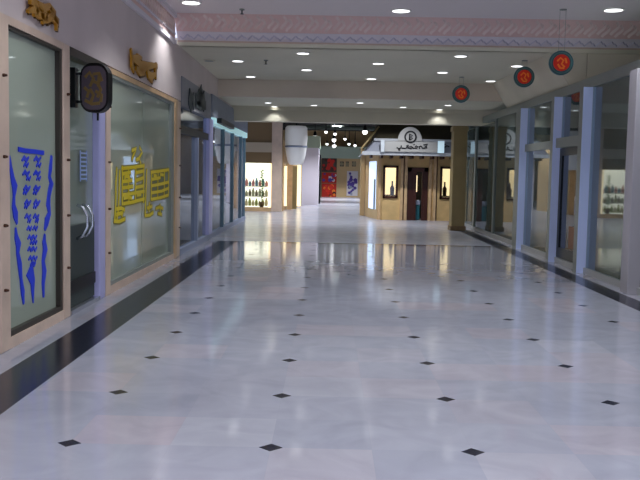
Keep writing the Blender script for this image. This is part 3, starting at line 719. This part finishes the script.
# end shop with posters
es = empty('end_shop', (.6, 60, 0)); tag(es, 'far shop with green fascia and cream panels at the corridor end', 'shop')
pxpanel('fascia', es, 316, 372, 146, 159, 59.8, MT['greenfas'], .3)
pxpanel('panel', es, 316, 337, 159, 198.5, 60, MT['brownfas'], .3)
pxpanel('panel', es, 337, 345, 159, 198.5, 59.9, MT['creamwall'], .3)
pxpanel('panel', es, 345, 372, 159, 198.5, 60, MT['creamwall'], .3)
def poster(px0, px1, py0, py1, Y, base, blobs, label, seed):
    random.seed(seed)
    a = on(px0, py0, 1, Y); b_ = on(px1, py1, 1, Y)
    r = empty('poster', (a.x, Y, b_.z)); tag(r, label, 'poster')
    box('sheet', a.x, b_.x, Y-.03, Y, b_.z, a.z, base, r)
    ms = sorted({m for m, _ in blobs}); q = bmesh.new()
    for m, n in blobs:
        for _ in range(n):
            rr = random.uniform(.07, .17); cyl(q, (random.uniform(a.x+rr, b_.x-rr), Y-.034-random.random()*.004, random.uniform(b_.z+rr, a.z-rr)), rr, .008, 'Y', random.choice((6, 8, 10)), mi=ms.index(m))
    link('flower_print', q, [MT[m] for m in ms], r)
poster(322, 336.5, 158, 172, 60, MT['darkfr'], [('redp', 14), ('kdark', 5)], 'dark poster with red flowers, topmost in the red column at the far end', 2)
poster(322, 336.5, 172.5, 183, 60, MT['redp'], [('whitep', 4), ('purple', 5), ('redp', 5)], 'red poster with white and purple flowers, middle of the red column', 3)
poster(322, 336.5, 183.5, 198, 60, MT['redp'], [('orange', 6), ('red', 8), ('kdark', 2)], 'orange and red poster, lowest of the red column', 5)
poster(347, 357.5, 171, 196, 60, MT['whitep'], [('purple', 16), ('bluishpanel', 5)], 'tall white poster with purple flowers at the far end', 7)
for x0, l in ((340, 'left'), (345, 'middle'), (352, 'right')):
    poster(x0, x0+3.8, 161.5, 166.5, 59.9 if x0 < 341 else 60, MT['darkfr'], [('goods', 2)], 'tiny dark picture above the cream panels, %s one of three' % l, x0)
# ceiling spotlights of the court
sp_l = [(315, 137, 46), (326, 132, 46), (335, 134, 44), (327, 144, 54), (334, 140, 50), (334, 146, 56), (349, 144, 52), (355, 145.5, 50), (365, 132, 40), (298, 131.5, 40), (345, 139, 56)]
for k, (a, b_, Y) in enumerate(sp_l):
    spot_bulbs([(a, b_, Y)], .08 if a not in (315, 334, 365) else .12, 'bright round spotlight hanging under the black ceiling of the far court', 'spotlights under the black far ceiling')
# ducts under the black ceiling
for i, (y, x0, x1) in enumerate(((40, -1, 4.0), (50, -2.4, 4))):
    b = bmesh.new(); cyl(b, ((x0+x1)/2, y, 4.25), .12, x1-x0, 'X', 14)
    for j in range(3): bx(b, x0+.4+j*1.6, x0+.44+j*1.6, y-.02, y+.02, 4.3, FZ)
    tag(link('ceiling_duct', b, MT['interior']), ('nearer' if i == 0 else 'farther') + ' grey duct crossing under the black ceiling of the far court', 'duct')

# ------------------------------------------------------------------ kiosk
kk = empty('kiosk', (3, 31, 0)); tag(kk, 'honey wood kiosk with dark roof, grey canopy and pale sign arch', 'kiosk')
KY = 31.2
def kx(px): return on(px, 180, 1, KY).x
K0, K1 = kx(378), kx(462)
def kbox(name, px0, px1, z0, z1, m, y0=0, y1=.12, par=None, bev=0):
    return box(name, kx(px0), kx(px1), KY+y0, KY+y1, z0, z1, m, par or kk, bev)
# front wall with openings for two windows and a door
kbox('wall_panel', 378, 383, 0, 2.35, MT['kiosk']); kbox('wall_panel', 383, 398, 0, .78, MT['kiosk']); kbox('wall_panel', 383, 398, 1.95, 2.35, MT['kiosk'])
kbox('wall_panel', 398, 407.5, 0, 2.35, MT['kiosk']); kbox('wall_panel', 407.5, 428, 1.9, 2.35, MT['kiosk'])
kbox('wall_panel', 428, 440, 0, 2.35, MT['kiosk']); kbox('wall_panel', 440, 452, 0, .78, MT['kiosk']); kbox('wall_panel', 440, 452, 1.95, 2.35, MT['kiosk']); kbox('wall_panel', 452, 462, 0, 2.35, MT['kiosk'])
for a in (378.3, 400.5, 404.6, 428.8, 433.5):
    kbox('pilaster', a, a+2.6, 0, 2.3, MT['wood2'], -.08, 0)
for a in (403.4, 436.5):
    kbox('groove', a, a+.8, 0, 2.3, MT['kdark'], -.02, 0)
for a, b_ in ((383, 398), (440, 452)):
    f = bmesh.new()
    bx(f, kx(a), kx(a)+.08, KY-.05, KY, .78, 1.95); bx(f, kx(b_)-.08, kx(b_), KY-.05, KY, .78, 1.95); bx(f, kx(a), kx(b_), KY-.05, KY, .78, .86); bx(f, kx(a), kx(b_), KY-.05, KY, 1.87, 1.95)
    wf = link('window_frame', f, MT['kdark'], kk)
    kbox('pane', a+1.5, b_-1.5, .86, 1.87, MT['glassK'], .02, .03, wf)
    kbox('lit_back', a-2, b_+3, .5, 2.2, MT['warmlit'], .6, .62, wf)
# things shown in kiosk windows
for px, z, m, l in ((393, .9, 'kdark', 'dark bottle in the left kiosk window'), (446, .9, 'kdark', 'dark bottle in the right kiosk window')):
    b = bmesh.new(); lathe(b, [(0, .07), (.25, .08), (.35, .03), (.5, .03)], (kx(px), KY+.3, z), 12); bx(b, kx(px)-.3, kx(px)+.3, KY+.15, KY+.45, z-.04, z)
    tag(link('bottle', b, MT[m]), l, 'bottle')
f = bmesh.new()
bx(f, kx(407.5), kx(407.5)+.14, KY-.04, KY+.04, 0, 1.9); bx(f, kx(428)-.14, kx(428), KY-.04, KY+.04, 0, 1.9); bx(f, kx(407.5), kx(428), KY-.04, KY+.04, 1.75, 1.9)
bx(f, kx(415)-.05, kx(415)+.05, KY-.03, KY+.03, 0, 1.75); bx(f, kx(422), kx(422)+.08, KY-.03, KY+.03, 0, 1.75)
dd = link('door', f, MT['kdark'], kk)
kbox('door_leaf', 411, 415, 0, 1.75, MT['kdark'], -.02, .02, dd); kbox('door_leaf', 422.5, 425, 0, 1.75, MT['kdark'], -.02, .02, dd)
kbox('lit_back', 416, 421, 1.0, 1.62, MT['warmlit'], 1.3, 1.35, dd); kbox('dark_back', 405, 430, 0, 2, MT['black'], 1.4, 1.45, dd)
rb = empty('refuse_bin', (kx(418.5), KY+.6, 0)); tag(rb, 'teal plastic bin standing inside the kiosk doorway', 'bin')
b = bmesh.new(); bx(b, kx(415.8), kx(421.3), KY+.2, KY+.5, 0, .55, bev=.03); link('body', b, MT['tealbox'], rb)
b = bmesh.new(); bx(b, kx(415.6), kx(421.5), KY+.18, KY+.52, .55, .72, bev=.03); link('lid', b, MT['bluishpanel'], rb)
# left return wall with glowing pane and end panel
b = bmesh.new(); prism(b, [(K0, KY, 0), (K0+.1, KY+.12, 0), (K0-.25, KY+2.9, 0), (K0-.35, KY+2.9, 0)], (0, 0, 2.35)); link('side_wall', b, MT['creamwall'], kk)
b = bmesh.new(); prism(b, [(K0-.045, KY+.35, .35), (K0-.22, KY+1.75, .35), (K0-.24, KY+1.75, .35), (K0-.065, KY+.35, .35)], (0, 0, 1.75)); link('side_pane', b, MT['coollit'], kk)
b = bmesh.new(); prism(b, [(K0-.067, KY+.35, .35), (K0-.1, KY+.62, .35), (K0-.12, KY+.62, .35), (K0-.087, KY+.35, .35)], (0, 0, 1.1)); link('blue_stripe', b, MT['teal'], kk)
a0 = on(360, 206, 1, KY+2.8)
box('end_panel', a0.x, K0-.36, KY+2.8, KY+3.2, 0, 2.6, MT['creamwall'], kk)
# canopy fascia and roof
EX0, EX1 = on(362, 156, 1, KY-.9).x, 5.9
b = bmesh.new(); prism(b, [(EX0, KY-.9, 2.3), (EX0+.45, KY-.8, 2.85), (EX0+.45, KY+3, 2.85), (EX0, KY+3.2, 2.3)], (.05, 0, 0)); 
prism(b, [(EX0, KY-.9, 2.3), (EX1, KY-.9, 2.3), (EX1, KY-.8, 2.85), (EX0+.45, KY-.8, 2.85)], (0, .05, 0))
link('canopy', b, MT['canopy'], kk)
b = bmesh.new(); bx(b, EX0+.05, EX1, KY-.85, KY+.0, 2.3, 2.36); link('canopy_soffit', b, MT['brownfas'], kk)
b = bmesh.new()
for j in range(12): bx(b, EX0+.3+j*.36, EX0+.38+j*.36, KY-.8, KY, 2.2, 2.3)
link('rafter_ends', b, MT['kdark'], kk)
b = bmesh.new(); bx(b, EX0, EX1, KY-.97, KY-.9, 2.3, 2.42); bx(b, EX0+.4, EX1, KY-.87, KY-.8, 2.8, 2.88); link('canopy_moulding', b, mat('light_moulding', (170, 172, 176), .5), kk)
rx0 = on(364, 140, 1, KY).x; rx1 = on(380, 127, 1, KY).x
b = bmesh.new(); prism(b, [(EX0+.45, KY-.8, 2.86), (EX1, KY-.8, 2.86), (EX1, KY-.1, 3.5), (rx1, KY-.1, 3.5)], (0, .06, 0)); prism(b, [(EX0+.45, KY-.74, 2.86), (rx1, KY-.04, 3.5), (rx1, KY+3, 3.5), (EX0+.45, KY+3, 2.86)], (.04, 0, 0))
link('roof', b, MT['darkroof'], kk)
# pale slanting hip rafter at left
b = bmesh.new(); tube(b, [on(361, 149, 1, KY-.95), on(379, 127, 1, KY-.3)], .04, 6); link('hip_board', b, MT['pillar'], kk)
# sign board with arch, emblem and script
SY = KY-1.02
sb = empty('arched_sign', on(410, 145, 1, SY)); tag(sb, 'pale arched sign with round emblem and dark script on the kiosk canopy', 'shop sign')
a = on(385, 141, 1, SY); c2 = on(437, 154, 1, SY)
b = bmesh.new(); bx(b, a.x, c2.x, SY, SY+.05, c2.z+.05, a.z)
cc = on(410, 138.5, 1, SY); pr = [(cc.x + .42*math.cos(t*math.pi/24), SY, cc.z-.08 + .48*math.sin(t*math.pi/24)) for t in range(25)]
prism(b, pr, (0, .05, 0)); link('board', b, MT['signwhite'], sb)
ce = on(410.5, 137, 1, SY)
b = bmesh.new()
ribbon(b, [(ce.x + .19*math.cos(t*math.pi/12), SY-.002, ce.z + .19*math.sin(t*math.pi/12)) for t in range(25)], .055, (0, -1, 0), .012)
ribbon(b, [(ce.x-.03, SY-.002, ce.z+.1), (ce.x-.03, SY-.002, ce.z-.1)], .05, (0, -1, 0), .012)
ribbon(b, [(ce.x-.02, SY-.002, ce.z+.09), (ce.x+.07, SY-.002, ce.z+.05), (ce.x-.0, SY-.002, ce.z), (ce.x+.08, SY-.002, ce.z-.05), (ce.x-.02, SY-.002, ce.z-.09)], .035, (0, -1, 0), .012)
link('emblem', b, MT['black'], sb)
b = bmesh.new()
def sq(pts, w):
    pts = [(238+(u-238)*.9, 139+(v-139)*.75) for u, v in pts]; w *= .85
    ribbon(b, [on(360+u/4.36, 115+v/4.36, 1, SY-.004) for u, v in pts], w, (0, -1, 0), .012)
for pts_, w in (([(152, 143), (162, 150), (172, 144), (174, 132)], .05), ([(160, 156), (168, 158)], .04), ([(178, 146), (190, 148), (200, 144), (200, 132)], .05), ([(206, 128), (206, 146), (220, 148), (228, 142), (234, 148)], .055),
                ([(214, 138), (222, 134), (226, 142)], .04), ([(238, 146), (248, 148), (252, 136), (246, 132), (242, 140)], .045), ([(232, 128), (238, 124)], .035), ([(262, 148), (258, 138), (268, 134), (276, 146), (288, 146), (290, 136)], .05), ([(282, 128), (300, 124)], .04), ([(296, 132), (296, 146)], .04)):
    sq(pts_, w)
link('script', b, MT['black'], sb)
a = on(438, 141, 1, SY); c2 = on(444, 153, 1, SY)
tag(box('lit_sign_end', a.x, c2.x, SY-.02, SY+.04, c2.z, a.z, mat('pale_blue_lit', (190, 215, 225), .5, emit=.5)), 'small pale blue lit box at the right end of the kiosk sign', 'light box')
tag(box('lit_sign_end', on(381, 141, 1, SY).x, on(384.6, 141, 1, SY).x, SY-.02, SY+.04, c2.z, a.z, mat('pale_grey_lit', (180, 185, 190), .5, emit=.2)), 'narrow pale box at the left end of the kiosk sign', 'light box')
b = bmesh.new(); 
for pts_, w in (([(358, 136), (368, 142), (378, 134), (388, 138)], .05), ([(362, 128), (374, 128)], .04)):
    ribbon(b, [on(360+u/4.36, 115+v/4.36, 1, KY-.98) for u, v in pts_], w, (0, -1, 0), .012)
tag(link('small_script', b, MT['black']), 'small dark script beside the pillar on the kiosk canopy', 'lettering')

# ------------------------------------------------------------------ light in the far court and shops
def area(name, loc, sx, sy, power, col=(1, 1, 1), rot=(0, 0, 0)):
    l = bpy.data.lights.new(name, 'AREA'); l.shape = 'RECTANGLE'; l.size = sx; l.size_y = sy; l.energy = power; l.color = col
    o = bpy.data.objects.new(name, l); COL.objects.link(o); o.location = loc; o.rotation_euler = rot
    return o
def plight(name, loc, power, col=(1, 1, 1), r=.2):
    l = bpy.data.lights.new(name, 'POINT'); l.energy = power; l.color = col; l.shadow_soft_size = r
    o = bpy.data.objects.new(name, l); COL.objects.link(o); o.location = loc; return o
for q in ((-1, 33, 260), (2.2, 28.5, 260), (-.5, 28.5, 260), (1, 37, 330), (-.3, 41, 420), (1.2, 45, 600), (.4, 50, 800), (1, 55, 900), (5, 36, 150), (-5, 33, 200)):
    downlight(q[0], q[1], FZ, .09, q[2]*2.6, 'small added fill downlight in the black ceiling of the far court', 'added fill downlights of the far court')  # extra lamps with invented fittings, added to light the court
plight('shop_fill', (T+2.5, 14, 2.8), 60, (.85, 1, .98)); plight('shop_fill', (T+2.5, 20, 2.8), 60, (.85, 1, .98)); plight('shop_fill', (T+2.5, 26, 2.8), 60, (.9, .95, 1))  # fill lights without fixtures, added to brighten the shop interiors
plight('shop_fill', (XL-1.8, 19, 2.9), 130, (.85, .9, 1)); plight('shop_fill', (XL-1.8, 25, 2.9), 190, (.9, .95, 1))
plight('kiosk_light', (2.2, KY+.4, 2.1), 3, (1, .8, .5), .05)
W = bpy.data.worlds.new('world'); S.world = W; W.use_nodes = True
W.node_tree.nodes['Background'].inputs[0].default_value = (.62, .68, .9, 1); W.node_tree.nodes['Background'].inputs[1].default_value = 1.6
S.view_settings.view_transform = 'Standard'; S.view_settings.look = 'None'; S.view_settings.exposure = 0
